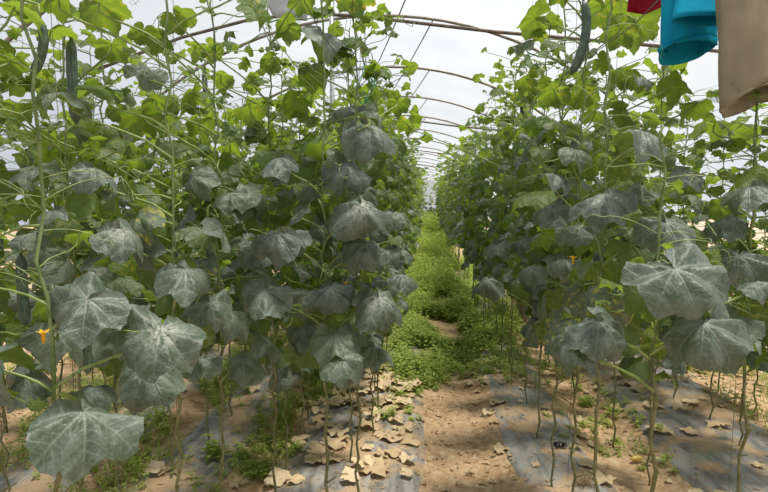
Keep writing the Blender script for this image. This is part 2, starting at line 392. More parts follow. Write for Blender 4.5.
def put_leaf(mb, node, at, nrm, tip, R, r, age, chl, nang=24, rings=3, pr=.0028, b0=.7, b1=.3, fold=.15, wave=.12, o=Vector((0, 0, 0)), rnd=None):
    vs, fs, uvs = leaf_shape(R, nang, rings, r, b0, b1, fold, wave, PROF_OLD if age < .5 else PROF); F = frame(nrm, tip)
    mb.add([F @ Vector(v) + at - o for v in vs], fs, uvs, (age, r.random() if rnd is None else rnd, chl), 0)
    if node is not None:
        ln = (at - node).length; c1 = node + (at - node) * .4 + Vector((0, 0, .12 * ln)); c2 = at - F.col[2] * min(.5 * ln, .09) - F.col[1] * .02; pts = []
        for i in range(6):
            q = i / 5; pts.append(node * (1 - q) ** 3 + c1 * 3 * q * (1 - q) ** 2 + c2 * 3 * q * q * (1 - q) + at * q ** 3 - o)
        mb.tube(pts, [pr * 1.25, pr * 1.1, pr, pr * .95, pr * .9, pr * .8], 5, 1, False)

HERO = []      # big leaves the photo singles out: stalk point, width, distance -> used to keep the filler off them
def in_front_of_hero(p, R):
    q = proj(p)
    if q is None: return True
    if q[2] < .75: return True
    rp = R * FPX / q[2]
    if rp > 50: return True
    for (hx, hy, hr, hd) in HERO:
        if q[2] < hd + .03 and (q[0] - hx) ** 2 + (q[1] - hy) ** 2 < (hr * .8 + rp * .45) ** 2: return True
    return False

def stem_path(x, y, ztop, r, lean=(0, 0), zig=.008):
    pts = [Vector((0, 0, -.03))]; z = 0.04; i = 0
    while z < ztop:
        k = z / ztop
        pts.append(Vector((lean[0] * k + zig * (1 if i % 2 else -1) * (1 if z < .9 else .7) + r.uniform(-.008, .008), lean[1] * k + r.uniform(-.012, .012), z))); z += r.uniform(.07, .12); i += 1
    pts.append(Vector((lean[0], lean[1], ztop))); return pts
def at_z(path, z):
    for a, b in zip(path, path[1:]):
        if b.z >= z: return a.lerp(b, (z - a.z) / max(b.z - a.z, 1e-5))
    return path[-1]
def cucumber(parent, top, L, rad, bend, r, az=0, name='cucumber', node=None):
    """a hanging fruit with its stalk and dried blossom end"""
    m = MB(); n = 14; pts = []; rd = []; d = Vector((math.cos(az), math.sin(az), 0))
    for i in range(n + 1):
        t = i / n; pts.append(top + Vector((0, 0, -L * t)) + d * (bend * 4 * (t * (1 - t)) * -1 + bend * t * 1.3))
        rd.append(rad * (min(1, (t * 7 + .02)) ** .5) * (min(1, ((1 - t) * 9 + .03)) ** .5) * (1 - .12 * (1 - t)))
    m.tube(pts, rd, 14); o = m.build(name, M['rind'], parent)
    if node is None: node = top + Vector((.004, 0, .06))
    m = MB(); m.tube([node, node.lerp(top, .5) + Vector((0, 0, .04)), top + Vector((0, .002, .035)), top + Vector((0, 0, -.002))], [.0025, .0024, .003, .0065], 6); m.build('fruit_stalk', M['petiole'], o)
    return o
def flower(parent, p, r, s=.013):
    m = MB()
    for k in range(5):
        a = 2 * PI * k / 5 + r.random() * .3; d = Vector((math.cos(a), math.sin(a), .35)); sd = Vector((-math.sin(a), math.cos(a), 0))
        m.add([p, p + d * s * .5 + sd * s * .38, p + d * s * 1.1 + Vector((0, 0, .2 * s)), p + d * s * .5 - sd * s * .38], [(0, 1, 2, 3)], None, (0, r.random(), 0))
    m.tube([p - Vector((0, 0, .02)), p + Vector((0, 0, .004))], [.003, .005], 5)
    return m.build('flower', M['petal'], parent)
def tendril(m, p, d, L, r):
    pts = []; d = d.normalized(); s = d.orthogonal().normalized(); u = d.cross(s); cur = r.uniform(3, 6)
    for i in range(22):
        t = i / 21; c = .016 * max(0, t - .45) * 2; pts.append(p + d * L * (t if t < .7 else .7 + (t - .7) * .4) + s * c * math.cos(cur * 6 * t) + u * c * math.sin(cur * 6 * t) + Vector((0, 0, .10 * L * math.sin(PI * t) - .25 * L * t * t)))
    m.tube(pts, [.0013 - .0007 * i / 21 for i in range(22)], 4, 0, False)

def grow(root, bx, by, seed, zbot=.75, zdense=1.75, ztop=2.3, side=0, detail=True, lean=(0, 0), spread=1., dens=1., avoid=False, heroes=(), fruits=(), big=1., top_n=8, top_spread=.16, ground=True, thick=1.):
    """fills one vine: stem, leaf parts (or one foliage part), tops, tendrils"""
    r = random.Random(seed); base = Vector((bx, by, 0)); path = stem_path(bx, by, ztop, r, lean)
    m = MB(); npt = len(path)
    rad = [thick * (.0056 - .0022 * (p.z / ztop)) * (1.25 if (i % 2 == 0 and p.z < 1) else .95) for i, p in enumerate(path)]
    cut = next(i for i, p in enumerate(path) if p.z > zbot * .9)
    m.tube(path[:cut + 1], rad[:cut + 1], 7); m.tube(path[cut:], rad[cut:], 7, 1)
    for p in path[1:]:
        if p.z < zbot and r.random() < .45:
            a = r.random() * 6.3; m.tube([p, p + Vector((math.cos(a), math.sin(a), .5)) * r.uniform(.015, .05)], [.0035 * thick, .0022 * thick], 5)
    m.build('stem', [M['bark'], M['stem']], root)
    fol = MB(); items = []
    def item(node, at, nrm, tip, R, age, chl, **kw): items.append((node, at, nrm, tip, R, age, chl, kw))
    z = zbot; az = r.random() * 6.3
    while z < zdense:
        nd = at_z(path, z)
        for _ in range(2 if r.random() < .55 * dens else 1):
            az += 2.4 + r.uniform(-.6, .6); dx, dy = math.cos(az), math.sin(az)
            if side and dx * side < -.2 and r.random() < .5: dx = -dx
            out = Vector((dx, dy * .75, 0)).normalized(); pl = r.uniform(.07, .22) * spread
            at = nd + out * pl + Vector((0, 0, r.uniform(-.02, .09)))
            hfrac = (z - zbot) / max(zdense - zbot, .1)
            R = r.uniform(.078, .128) * big * (1 - .22 * hfrac)
            pitch = r.uniform(.25, 1.25); nrm = Vector((0, 0, 1)) * math.cos(pitch) + out * math.sin(pitch) + Vector((r.uniform(-.3, .3), r.uniform(-.3, .3), 0))
            tip = out * math.cos(pitch) - Vector((0, 0, math.sin(pitch))) + Vector((r.uniform(-.5, .5), r.uniform(-.5, .5), 0))
            age = min(1, max(0, r.gauss(.08 + .6 * max(0, hfrac - .5), .12))) if r.random() < ((.95 - .6 * hfrac) if detail else (.5 - .35 * hfrac)) else r.uniform(.55, 1)
            item(nd, at, nrm, tip, R, age, .8 * r.random() if r.random() < .12 + .3 * hfrac else .05, b0=r.uniform(.5, 1.25), b1=r.uniform(0, .5), fold=r.uniform(0, .4), wave=r.uniform(.05, .17))
        z += r.uniform(.045, .075) / dens
    for _ in range(int(top_n)):
        z = r.uniform(zdense - .1, ztop); nd = at_z(path, z); a = r.random() * 6.3; out = Vector((math.cos(a), math.sin(a), 0))
        at = nd + out * r.uniform(.05, top_spread * 1.6) + Vector((0, 0, r.uniform(-.05, .16)))
        nrm = Vector((r.uniform(-.8, .8), r.uniform(-.8, .8), 1)); tip = out + Vector((0, 0, r.uniform(-.9, .1)))
        item(nd, at, nrm, tip, r.uniform(.04, .088), r.uniform(.7, 1), .9 * r.random() if r.random() < .4 else .1, b0=r.uniform(.2, .9), b1=.2, fold=r.uniform(-.1, .25), wave=r.uniform(.06, .16))
    for (node, at, nrm, tip, R, age, chl, kw) in items:
        if avoid and in_front_of_hero(base + at + tip.normalized() * R * .3, R): continue
        if detail and R > .05:
            lm = MB(); put_leaf(lm, node, at, nrm, tip, R, r, age, chl, 36, 4, .0028, **kw); lm.build('leaf', [M['leaf'], M['petiole']], root)
        else: put_leaf(fol, node, at, nrm, tip, R, r, age, chl, 24 if detail else 19, 3, .0024, **kw)
    for h in heroes:
        at, nrm, tip, R, age, chl, kw = h; at = at - base
        nz = max(.4, min(ztop - .05, at.z - r.uniform(.02, .06) - .45 * math.hypot(at.x, at.y))); nd = at_z(path, nz)
        lm = MB(); put_leaf(lm, nd, at, nrm, tip, R, r, age, chl, 60, 7, .0034 * thick, **kw); lm.build('leaf', [M['leaf'], M['petiole']], root)
    # tiny young leaves and shoots
    if detail:
        for _ in range(9):
            z = r.uniform(zdense - .55, ztop - .1); nd = at_z(path, z); a = r.random() * 6.3; L = r.uniform(.12, .34); d = Vector((math.cos(a), math.sin(a), r.uniform(-.2, .9))).normalized()
            pts = [nd + d * L * t / 5 + Vector((0, 0, -.25 * L * (t / 5) ** 2)) + Vector((r.uniform(-1, 1), r.uniform(-1, 1), r.uniform(-1, 1))) * .008 for t in range(6)]
            if avoid and (in_front_of_hero(base + pts[3], .02) or in_front_of_hero(base + pts[5], .02)): continue
            fol.tube(pts, [.0024, .0022, .002, .0018, .0015, .001], 5, 1)
            for q in pts[1:]:
                for _k in range(2 if r.random() < .4 else 1):
                    b = r.random() * 6.3; at = q + Vector((math.cos(b), math.sin(b), .4)) * r.uniform(.015, .05)
                    put_leaf(fol, q, at, Vector((r.uniform(-1, 1), r.uniform(-1, 1), .8)), Vector((math.cos(b), math.sin(b), -.3)), r.uniform(.014, .042), r, r.uniform(.6, 1), .7 * r.random() if r.random() < .4 else .1, 17, 2, .0013)
    for _ in range(16 if detail else 14):
        z = r.uniform(zbot + .1, ztop); nd = at_z(path, z); a = r.random() * 6.3; at = nd + Vector((math.cos(a), math.sin(a), r.uniform(0, .8))) * r.uniform(.03, .16)
        if avoid and in_front_of_hero(base + at, .03): continue
        put_leaf(fol, nd, at, Vector((r.uniform(-1, 1), r.uniform(-1, 1), 1)), Vector((math.cos(a), math.sin(a), -.3)), r.uniform(.02, .045), r, r.uniform(.8, 1), .3 * r.random(), 15, 2, .0016)
    if fol.v: fol.build('foliage', [M['leaf'], M['petiole']], root)
    if detail:
        for _ in range(10):
            tm = MB(); z = r.uniform(zbot + .2, ztop); nd = at_z(path, z); a = r.random() * 6.3
            tendril(tm, nd, Vector((math.cos(a), math.sin(a), r.uniform(-.2, .6))), r.uniform(.12, .3), r); tm.build('tendril', M['tendril'], root)
        for _ in range(1):
            z = r.uniform(zbot + .1, zdense - .25); flower(root, at_z(path, z) + Vector((r.uniform(-.1, .1), r.uniform(-.1, .1), .02)), r)
    for (top, L, rad, bend, fa) in fruits: tp = Vector(top) - base; cucumber(root, tp, L, rad, bend, r, fa, node=at_z(path, min(tp.z + .03, ztop)))
    return path

# ---------------------------------------------------------------- the vines nearest the camera
HL = []   # (px, py, width px, distance, tip angle in the picture [0 right, 90 down], facing -1..1, age, chlorosis, extra)
def H(px, py, w, d, ang, face, age=.0, chl=0., b0=.8, b1=.3, fold=.15, wave=.1, rnd=.3, roll=0.):
    HL.append((px, py, w, d, ang, face, age, chl, dict(b0=b0, b1=b1, fold=fold, wave=wave, rnd=rnd), roll))
# left bed, close
H(158, 343, 90, 1.32, 95, .62, b0=.7, fold=.02, rnd=.75); H(97, 420, 108, 1.12, 22, .42, b0=.55, rnd=.5, fold=.25); H(142, 388, 80, 1.45, 100, .55, b0=.9, rnd=.1)
H(76, 308, 88, 1.3, 120, .62, b0=.6, fold=.05, rnd=.2); H(18, 380, 64, 1.25, 150, .75, b0=.8, rnd=.15); H(130, 246, 66, 1.5, 20, .38, b0=.9, rnd=.7)
H(101, 184, 52, 1.6, 30, .30, b0=.8, rnd=.2); H(193, 286, 66, 1.6, 40, .42, b0=.9, rnd=.55); H(212, 318, 52, 1.75, 80, .5, rnd=.2); H(76, 108, 56, 1.5, 10, .02, .25, b0=.7, rnd=.1)
H(150, 84, 42, 1.6, 40, .55, .2, b0=.3, rnd=.1); H(262, 310, 56, 2.0, 100, .6, b0=.6, rnd=.3); H(270, 250, 58, 2.0, 140, .62, b0=.8, fold=.4, rnd=.6)
H(273, 174, 50, 2.0, 160, .35, b0=.9, rnd=.5); H(200, 368, 40, 2.0, 100, .4, rnd=.2); H(244, 370, 44, 2.1, 90, .5, .1, rnd=.2); H(48, 236, 46, 1.5, 160, .25, .1, rnd=.4)
H(25, 195, 42, 1.6, 190, .15, .2, rnd=.3); H(200, 235, 44, 1.9, 60, .4, .5, rnd=.3); H(225, 200, 42, 2.1, 120, .4, .2, rnd=.3); H(130, 300, 40, 1.8, 70, .3, .5); H(25, 260, 40, 1.5, 100, .3, .1)
# left row along the path
H(376, 142, 66, 2.1, 45, .58, b0=.8, fold=.35, rnd=.55); H(352, 182, 56, 2.1, 70, .55, b0=.8, rnd=.5, fold=.3); H(364, 224, 66, 2.0, 80, .6, b0=1., fold=.4, rnd=.85); H(368, 262, 52, 2.1, 80, .6, b0=.9, fold=.3, rnd=.2)
H(383, 317, 62, 2.05, 75, .6, b0=1., fold=.42, rnd=.7); H(380, 362, 44, 2.2, 60, .35, .1, b0=.9, rnd=.1); H(328, 306, 50, 2.1, 100, .6, b0=.8, rnd=.3); H(331, 46, 62, 2.3, 15, .12, .05, b0=.7, rnd=.3)
H(335, 376, 50, 2.0, 110, .42, .1, rnd=.1); H(406, 288, 38, 2.4, 30, .45, rnd=.3, fold=.3); H(402, 262, 36, 2.5, 50, .45, .1, rnd=.4); H(400, 225, 36, 2.5, 20, .35, .2); H(300, 345, 44, 2.2, 120, .5, .1, rnd=.2)
H(318, 240, 42, 2.3, 110, .5, .15, rnd=.4); H(310, 200, 44, 2.3, 100, .4, .3); H(355, 8, 44, 2.3, 80, -.55, 1., 1., b0=.3, wave=.1); H(304, 12, 30, 2.3, 60, -.6, .95, .1, b0=.4); H(284, 36, 34, 2.4, 150, -.5, .95, .2)
H(313, 88, 36, 2.4, 90, -.5, .95, .5); H(290, 110, 40, 2.4, 150, -.4, .9, .2); H(268, 68, 28, 2.4, 170, -.5, .95, .2); H(345, 118, 40, 2.5, 120, .3, .2, rnd=.4); H(398, 115, 26, 3., 90, -.5, .95, .3); H(408, 132, 24, 3.2, 20, -.4, .9, .9)
# sparse green tops at upper left
H(24, 33, 62, 1.35, 5, -.06, .95, .1, b0=.4); H(108, 18, 56, 1.5, 30, -.55, .95, .5, b0=.3); H(10, 14, 34, 1.4, 120, -.6, .95, .2); H(65, 10, 48, 1.5, 10, -.45, .95, .1); H(178, 28, 30, 1.9, 70, -.6, 1., .9); H(142, 40, 30, 1.8, 100, -.5, .95, .2)
H(8, 88, 34, 1.5, 120, -.6, .95, .2); H(56, 150, 40, 2.1, 100, -.55, .9, .3); H(164, 44, 34, 1.9, 40, -.5, .6, .1); H(200, 52, 30, 2.1, 10, -.5, 1., .6); H(140, 125, 44, 1.9, 100, -.4, .9, .4); H(215, 60, 30, 2.2, 60, -.5, 1., .7)
H(160, 108, 32, 2.0, 60, -.4, .9, .3); H(225, 85, 30, 2.3, 20, -.4, .9, .3); H(112, 70, 34, 1.7, 90, -.4, .85, .3); H(205, 128, 36, 2.1, 60, -.3, .9, .4); H(250, 120, 34, 2.3, 90, -.3, .9, .4); H(20, 130, 40, 1.6, 60, -.4, .8, .2); H(185, 150, 40, 2., 60, .2, .7, .2)
H(128, 160, 36, 1.8, 60, .1, .8, .3); H(235, 155, 36, 2.2, 60, -.2, .9, .4); H(190, 100, 32, 2.1, 160, -.4, .9, .5)
# right row along the path
H(681, 298, 98, 1.32, 75, .62, b0=.55, fold=.02, rnd=.12); H(702, 350, 88, 1.5, 95, .6, b0=.9, fold=.3, rnd=.1); H(606, 345, 74, 1.55, 70, .55, b0=.9, wave=.12, rnd=.2); H(562, 358, 62, 1.6, 160, .35, b0=1.3, rnd=.1)
H(602, 216, 68, 1.8, 100, .40, b0=.8, rnd=.97, fold=.2); H(669, 246, 62, 1.7, 80, .55, b0=.7, rnd=.1); H(650, 150, 64, 1.8, 20, .25, b0=.8, fold=.3, rnd=.2); H(692, 178, 42, 1.9, 40, .4, .05, rnd=.3); H(742, 198, 58, 1.7, 170, .3, rnd=.5)
H(561, 190, 40, 2.2, 20, .25, .05, rnd=.4); H(528, 280, 36, 2.6, 160, .35, .1, rnd=.9, fold=.3); H(485, 292, 36, 3.4, 110, .6, b0=1.1, fold=.5, rnd=.2); H(500, 256, 28, 3.6, 80, .5, .05, rnd=.3); H(738, 268, 62, 1.9, 95, .5, .0, rnd=.1); H(762, 300, 40, 1.6, 60, .4, rnd=.6)
H(590, 280, 50, 1.8, 100, -.25, .5, .2, b0=1.); H(560, 275, 38, 2.3, 150, .35, .05, rnd=.4); H(548, 225, 44, 2.2, 110, .5, .05, rnd=.2); H(636, 205, 44, 1.9, 120, .4, .2, rnd=.2); H(720, 230, 46, 1.9, 130, .4, .05, rnd=.2); H(575, 245, 40, 2.1, 100, .45, .1, rnd=.1)
H(530, 32, 40, 2.3, 160, -.55, .95, .2, b0=.4); H(518, 58, 30, 2.3, 150, .1, .3, b0=.4); H(522, 92, 32, 2.6, 150, -.4, .95, .8); H(606, 24, 44, 2.5, 80, -.6, 1., .9, b0=.3); H(640, 34, 54, 2.6, 20, -.5, .8, .2, b0=.3); H(618, 46, 40, 2.4, 110, -.6, .95, .5)
H(564, 4, 32, 2.1, 10, -.6, .95, .6); H(622, 86, 36, 2.1, 150, -.5, .95, .2); H(606, 74, 26, 2.4, 30, -.4, .95, .2); H(680, 98, 40, 2.0, 30, -.3, .95, .4); H(640, 92, 36, 2., 10, .02, .2, b0=.6); H(580, 106, 36, 2.5, 100, -.4, .95, .6); H(550, 105, 36, 2.4, 110, -.4, .95, .6)
H(560, 135, 40, 2.3, 60, .2, .6, .2); H(600, 125, 36, 2.3, 60, -.1, .9, .2); H(720, 130, 44, 1.9, 20, -.1, .9, .2); H(580, 165, 40, 2.2, 60, .3, .3); H(700, 120, 34, 2., 20, -.3, .95, .3); H(745, 140, 34, 2.1, 60, -.2, .9, .3); H(545, 160, 34, 2.6, 60, .2, .7, .2)

NEAR = [  # x, y, seed, label, options
    (-.80, 1.12, 11, 'cucumber vine with a thick pale stem nearest the camera at the left edge', dict(zbot=1.08, zdense=1.5, ztop=2.15, lean=(-.05, .02), top_n=2, dens=.7, thick=1.05, side=-1)),
    (-.72, 1.52, 12, 'cucumber vine with broad grey dusty leaves low in the left foreground', dict(zbot=1.08, zdense=1.62, ztop=2.2, top_n=4, dens=.75)),
    (-1.18, 1.75, 13, 'cucumber vine at the left carrying one long straight hanging cucumber near its top', dict(zbot=1.00, zdense=1.62, ztop=2.25, top_n=4, dens=.9)),
    (-1.15, 1.35, 17, 'cucumber vine at the left frame edge, one curved cucumber high up and one straight below', dict(zbot=1.10, zdense=1.55, ztop=2.05, top_n=2, dens=.8)),
    (-.78, 2.02, 14, 'cucumber vine behind the large dusty foreground leaf, spotted leaves at its top', dict(zbot=0.95, zdense=1.68, ztop=2.3, top_n=6)),
    (-.36, 1.95, 15, 'cucumber vine with drooping grey leaves and bare crooked stem beside the path at left', dict(zbot=0.92, zdense=1.75, ztop=2.42, top_n=5, side=1, spread=.8)),
    (-.30, 2.4, 16, 'second cucumber vine along the left edge of the path, tall top by the green twine', dict(zbot=0.86, zdense=1.85, ztop=2.45, top_n=7, side=1, spread=.8)),
    (-.70, 2.45, 18, 'cucumber vine just left of the steel post, yellowing leaves near its top', dict(zbot=0.86, zdense=1.75, ztop=2.4, top_n=7)),
    (.62, 1.50, 21, 'cucumber vine with two huge grey-green leaves and forked stem in the right foreground', dict(zbot=1.08, zdense=1.5, ztop=1.66, top_n=2, dens=.6, thick=1.1, side=1)),
    (.56, 1.78, 22, 'cucumber vine with a curled scorched round leaf low beside the path at right', dict(zbot=1.05, zdense=1.65, ztop=2.3, top_n=4, dens=.7)),
    (.62, 2.25, 23, 'cucumber vine with one long curved cucumber hanging high beside the right path edge', dict(zbot=0.90, zdense=1.75, ztop=2.5, top_n=6, dens=.85)),
    (1.05, 1.85, 24, 'cucumber vine below the beige trouser leg at the right frame edge', dict(zbot=1.00, zdense=1.64, ztop=1.84, top_n=3, dens=.9)),
    (.66, 2.75, 25, 'cucumber vine with pale curled leaf in front of the wooden post at right', dict(zbot=0.80, zdense=1.85, ztop=2.5, top_n=8, spread=.8)),
    (.70, 3.35, 26, 'cucumber vine with limp folded grey leaves low along the right path edge', dict(zbot=0.75, zdense=1.95, ztop=2.4, top_n=8, spread=.8)),
]
HERO += [(585, 30, 24, 2.0), (580, 65, 20, 2.0), (690, 28, 46, 1.9), (735, 55, 55, 1.6), (42, 66, 24, 1.40), (72, 88, 20, 1.6), (367, 88, 20, 3.2)]   # what hangs in front of the vines stays clear
heroes = {i: [] for i in range(len(NEAR))}
for (px, py, w, d, ang, face, age, chl, kw, roll) in HL:
    if age < .5 and py > 120 and d > 1.25: d *= .90        # the broad old leaves hang on the camera side of their stems
    R = w * d / FPX / 1.72; c = P(px, py, d); toc = (CP - c).normalized(); a = R_(ang)
    idir = CR * math.cos(a) - CU * math.sin(a); up = Vector((0, 0, 1))
    face *= .60 if face > 0 else 1.; kw['b0'] += .12 if age < .5 else 0; n = up * (1 - abs(face)) + toc * face
    # keep the droop natural: the blade also leans towards its tip
    n = n + idir * .18; n.normalize(); t = (idir - n * idir.dot(n)).normalized()
    at = c - t * R * .22
    HERO.append((px, py, w / 2, d))
    best = min(range(len(NEAR)), key=lambda i: math.hypot(NEAR[i][0] - at.x, NEAR[i][1] - at.y) + (1.2 if d < 2.6 else .2) * max(0, at.y - NEAR[i][1]) + 1.5 * max(0, at.z - NEAR[i][4]['ztop']))
    heroes[best].append((at, n, t, R, age, chl, kw))
FRUIT = {2: [(P(72, 60, 1.62), .25, .017, .004, 0)], 3: [(P(22, 276, 1.4), .19, .0145, .002, 0), (P(40, 42, 1.42), .145, .0125, .022, PI)], 7: [(P(205, 78, 2.4), .12, .012, .004, 0)],
         10: [(P(583, 14, 2.05), .275, .019, -.03, 0)], 4: [(P(208, 222, 2.0), .16, .013, .004, 1)], 0: [(P(86, 330, 1.5), .13, .013, .002, 2)]}
for i, (x, y, sd, lab, kw) in enumerate(NEAR):
    root = empty('cucumber_vine', (x, y, ground_z(x, y)), lab, 'plant', 'cucumber vines nearest the camera')
    grow(root, x, y, sd, avoid=True, heroes=heroes[i], fruits=FRUIT.get(i, ()), **kw)

# ---------------------------------------------------------------- the vines behind: a few kinds grown once, then copied
PROTO = []
for k in range(9):
    root = empty('cucumber_vine', (0, 0, 0))
    kw = [dict(zdense=1.85, ztop=2.3), dict(zdense=1.95, ztop=2.4), dict(zdense=2.05, ztop=2.45)][k % 3]
    grow(root, 0, 0, 300 + k, zbot=.62 + .05 * (k % 3), detail=False, dens=1.15, top_n=16, top_spread=.22, big=.95, fruits=[((.06, .05, 1.5), .2, .016, .01, 0)] if k in (2, 5) else (), **kw)
    PROTO.append(root)
used = set()
def place(k, x, y, rz, s, label, group):
    src = PROTO[k]
    if k not in used: used.add(k); o = src
    else: o = copy_tree(src)
    o.location = (x, y, ground_z(x, y) - .01); o.rotation_euler = (0, 0, rz); o.scale = (s[0], s[0], s[1])
    tag(o, label, 'plant', group)
ordn = ['third', 'fourth', 'fifth', 'sixth', 'seventh', 'eighth', 'ninth', 'tenth', 'eleventh', 'twelfth', 'thirteenth', 'fourteenth']
def line(x0, y0, y1, step, name, seed, sh=1., first=0, far_step=None, lead=.0, named=10, sx=1.):
    r = random.Random(seed); y = y0; i = first
    while y < y1:
        x = x0 + r.uniform(-.06, .06)
        j = i - first
        if j < named: lab = f'cucumber vine in the {name}, {ordn[i] if first else (["first", "second"] + ordn)[i]} from the camera'
        else: lab = f'cucumber vine in the distant part of the {name}'
        w = 1. if y < 9 else 1.25
        place(r.randrange(9), x, y, r.uniform(0, 6.28), (sx * w * r.uniform(.88, 1.08), sh * r.uniform(.95, 1.05)), lab, 'cucumber vines of the ' + name)
        y += (step if y < 9 else (far_step or step)) * r.uniform(.85, 1.15); i += 1
line(-.36, 2.95, 26, .40, 'row along the left edge of the path', 1, 1.0, 0, .7, sx=.9)
line(-.80, 2.85, 8, .42, 'row just behind the left path row', 2, .97, 0)
line(-1.35, 2.3, 9, .42, 'second left bed', 3, .95, 0)
line(-2.05, 2.5, 9, .45, 'third left bed', 4, .95, 0)
line(-2.75, 3.3, 9, .5, 'bed by the left film wall', 5, .86, 0)
line(.70, 3.95, 26, .40, 'row along the right edge of the path', 6, 1.04, 0, .7, sx=.95)
line(1.2, 2.95, 8, .45, 'row just behind the right path row', 10, 1.0, 0)
line(1.87, 2.55, 9, .42, 'second right bed', 7, .88, 0)
line(2.35, 3.1, 9, .48, 'bed by the right film wall', 8, .70, 0)

r = random.Random(91)
for i in range(6): place(r.randrange(9), -.75 + .33 * i, 25.5 + r.uniform(-.4, .8), r.uniform(0, 6), (1.3, .86), 'cucumber vine closing off the far end of the path', 'cucumber vines at the far end of the path')
# ---------------------------------------------------------------- strings, trellis wires, twine
for k, (x, lab) in enumerate(((-.36, 'thin trellis wire along the left path row'), (-1.35, 'thin trellis wire along the second left bed'), (.68, 'thin trellis wire along the right path row'), (1.87, 'thin trellis wire along the second right bed'))):
    mb = MB(); mb.tube([(x, .8 + 1.1 * i, 2.12 + .03 * math.cos(i * PI)) for i in range(12)], .0018, 5); tag(mb.build('trellis_wire', M['wire']), lab, 'wire')
r = random.Random(77)
for i, (x, y, sd, lab, kw) in enumerate(NEAR):
    if kw['ztop'] < 1.8: continue
    x2 = x + r.uniform(-.03, .03); t = hoop_pt(x2 + r.uniform(-.1, .1), y, TR - .03)
    mb = MB(); mb.tube([(x2, y + .012, .35), (x2 + .01, y + .012, 1.3), (t.x, y, t.z)], .0008, 5)
    tag(mb.build('support_string', M['cord']), 'support string of the ' + ' '.join(lab.replace('cucumber vine', 'vine').split()[:12]), 'string', 'strings that hold the near vines')
mb = MB()
top = P(366, 66, 3.3)
for k in range(7):
    a = r.random() * 6.3; pts = []
    for i in range(14):
        t = i / 13; w = .01 + .035 * math.sin(PI * min(1, t * 1.2)) ; pts.append(top + Vector((w * math.cos(a + 2 * t) + .02 * math.sin(9 * t + k), w * math.sin(a + 2 * t), -.42 * t * (.6 + .4 * (k % 3) / 2))))
    mb.tube(pts, .0032, 5)
mb.tube([Vector((top.x - .05, top.y, hoop_pt(top.x, top.y, TR - .02).z)), top + Vector((-.01, 0, .3)), top], .003, 5)
tag(mb.build('green_twine', M['twine']), 'hanks of green twine hanging under the film above the left path row', 'twine')
for k, (px, lab) in enumerate(((346, 'loose white string hanging just right of the steel post'), (352, 'loose white string hanging between the steel post and the green twine'), (358, 'loose white string hanging closest to the green twine'))):
    mb = MB(); a = P(px, 12, 4.2); mb.tube([a + Vector((.02 * math.sin(i * 1.3 + k), 0, .2 - .12 * i)) for i in range(8)], .0022, 5); tag(mb.build('loose_string', M['string']), lab, 'string', 'loose strings by the steel post')

# ---------------------------------------------------------------- laundry
def cloth_loop(m, rings, seg=40, closed=False):
    vs, fs = [], []
    if closed: fs.append(tuple(range(seg)))      # flat top cap added to keep light out of the leg; hem open
    for ring in rings: vs += ring
    for j in range(len(rings) - 1):
        for i in range(seg): fs.append((j * seg + i, j * seg + (i + 1) % seg, (j + 1) * seg + (i + 1) % seg, (j + 1) * seg + i))
    m.add(vs, fs)
def leg_rings(top, bot, w0, w1, d0, d1, ax, folds, seed, slope=0., n=20, seg=40, hem=None, tilt=0.):
    ay = Vector((-ax.y, ax.x, 0)); out = []
    for j in range(n + 1):
        t = j / n; c = top.lerp(bot, t); w = w0 + (w1 - w0) * t; d = d0 + (d1 - d0) * t; ring = []
        for i in range(seg):
            a = 2 * PI * i / seg; f = 1 + folds * (noise.noise(Vector((math.cos(a) * 2.2 + seed, math.sin(a) * 2.2, t * 1.8))) + .35 * math.sin(5 * a + seed + 2 * t) + .3 * math.sin(9 * a - seed + 3 * t))
            if hem and t > .93: f *= 1 + hem
            ring.append(c + ax * (w * math.cos(a) * f) + ay * (d * math.sin(a) * f) + Vector((0, 0, (slope * math.cos(a) - tilt * math.sin(a)) * t * t)))
        out.append(ring)
    return out
def solid(o, th):
    md = o.modifiers.new('cloth', 'SOLIDIFY'); md.thickness = th; md.offset = 0
# the line they hang from, tied between two hoops
la = hoop_pt(1.15, HOOPS[1], TR - .02); lb = hoop_pt(.75, HOOPS[2], TR - .02)
mb = MB(); mb.tube([la.lerp(lb, t / 10) - Vector((0, 0, .12 * math.sin(PI * t / 10))) for t in range(11)], .003, 6)
tag(mb.build('clothesline', M['string']), 'line tied between two hoops that carries the laundry at upper right', 'line')
def line_pt(t): return la.lerp(lb, t) - Vector((0, 0, .12 * math.sin(PI * t)))
# beige trousers
ld = (lb - la); ld.z = 0; ld.normalize()
kb = P(754, 97, 1.70); ax = CR.copy(); ax.z = 0; ax.normalize(); ax = (ax * .94 + Vector((0, .35, 0))).normalized()
ho = empty('trousers', (kb.x, kb.y, kb.z), 'beige cotton trousers hanging at the upper right corner, open leg end showing', 'trousers')
L = 1.0; zt = line_pt(.2).z
mb = MB(); top = Vector((.01, .02, L * .62)); cloth_loop(mb, leg_rings(top, Vector((0, 0, 0)), .192, .108, .065, .064, ax, .15, 3.3, .034, 26, 40, .0, .045), closed=True); o = mb.build('trouser_leg', M['beige'], ho); solid(o, .004)
hm = MB(); cloth_loop(hm, leg_rings(Vector((0, 0, .032)), Vector((0, 0, -.003)), .1085, .1085, .0645, .0645, ax, .15, 3.3, .034, 4, 40, None, .045)); o2 = hm.build('hem', M['beige'], o); solid(o2, .005)
mb = MB(); off = ax * .20 + Vector((0, .06, .02)); cloth_loop(mb, leg_rings(top + ax * .15, off, .11, .10, .055, .05, ax, .10, 8.1, .02, 20, 40)); o = mb.build('trouser_leg', M['beige'], ho); solid(o, .004)
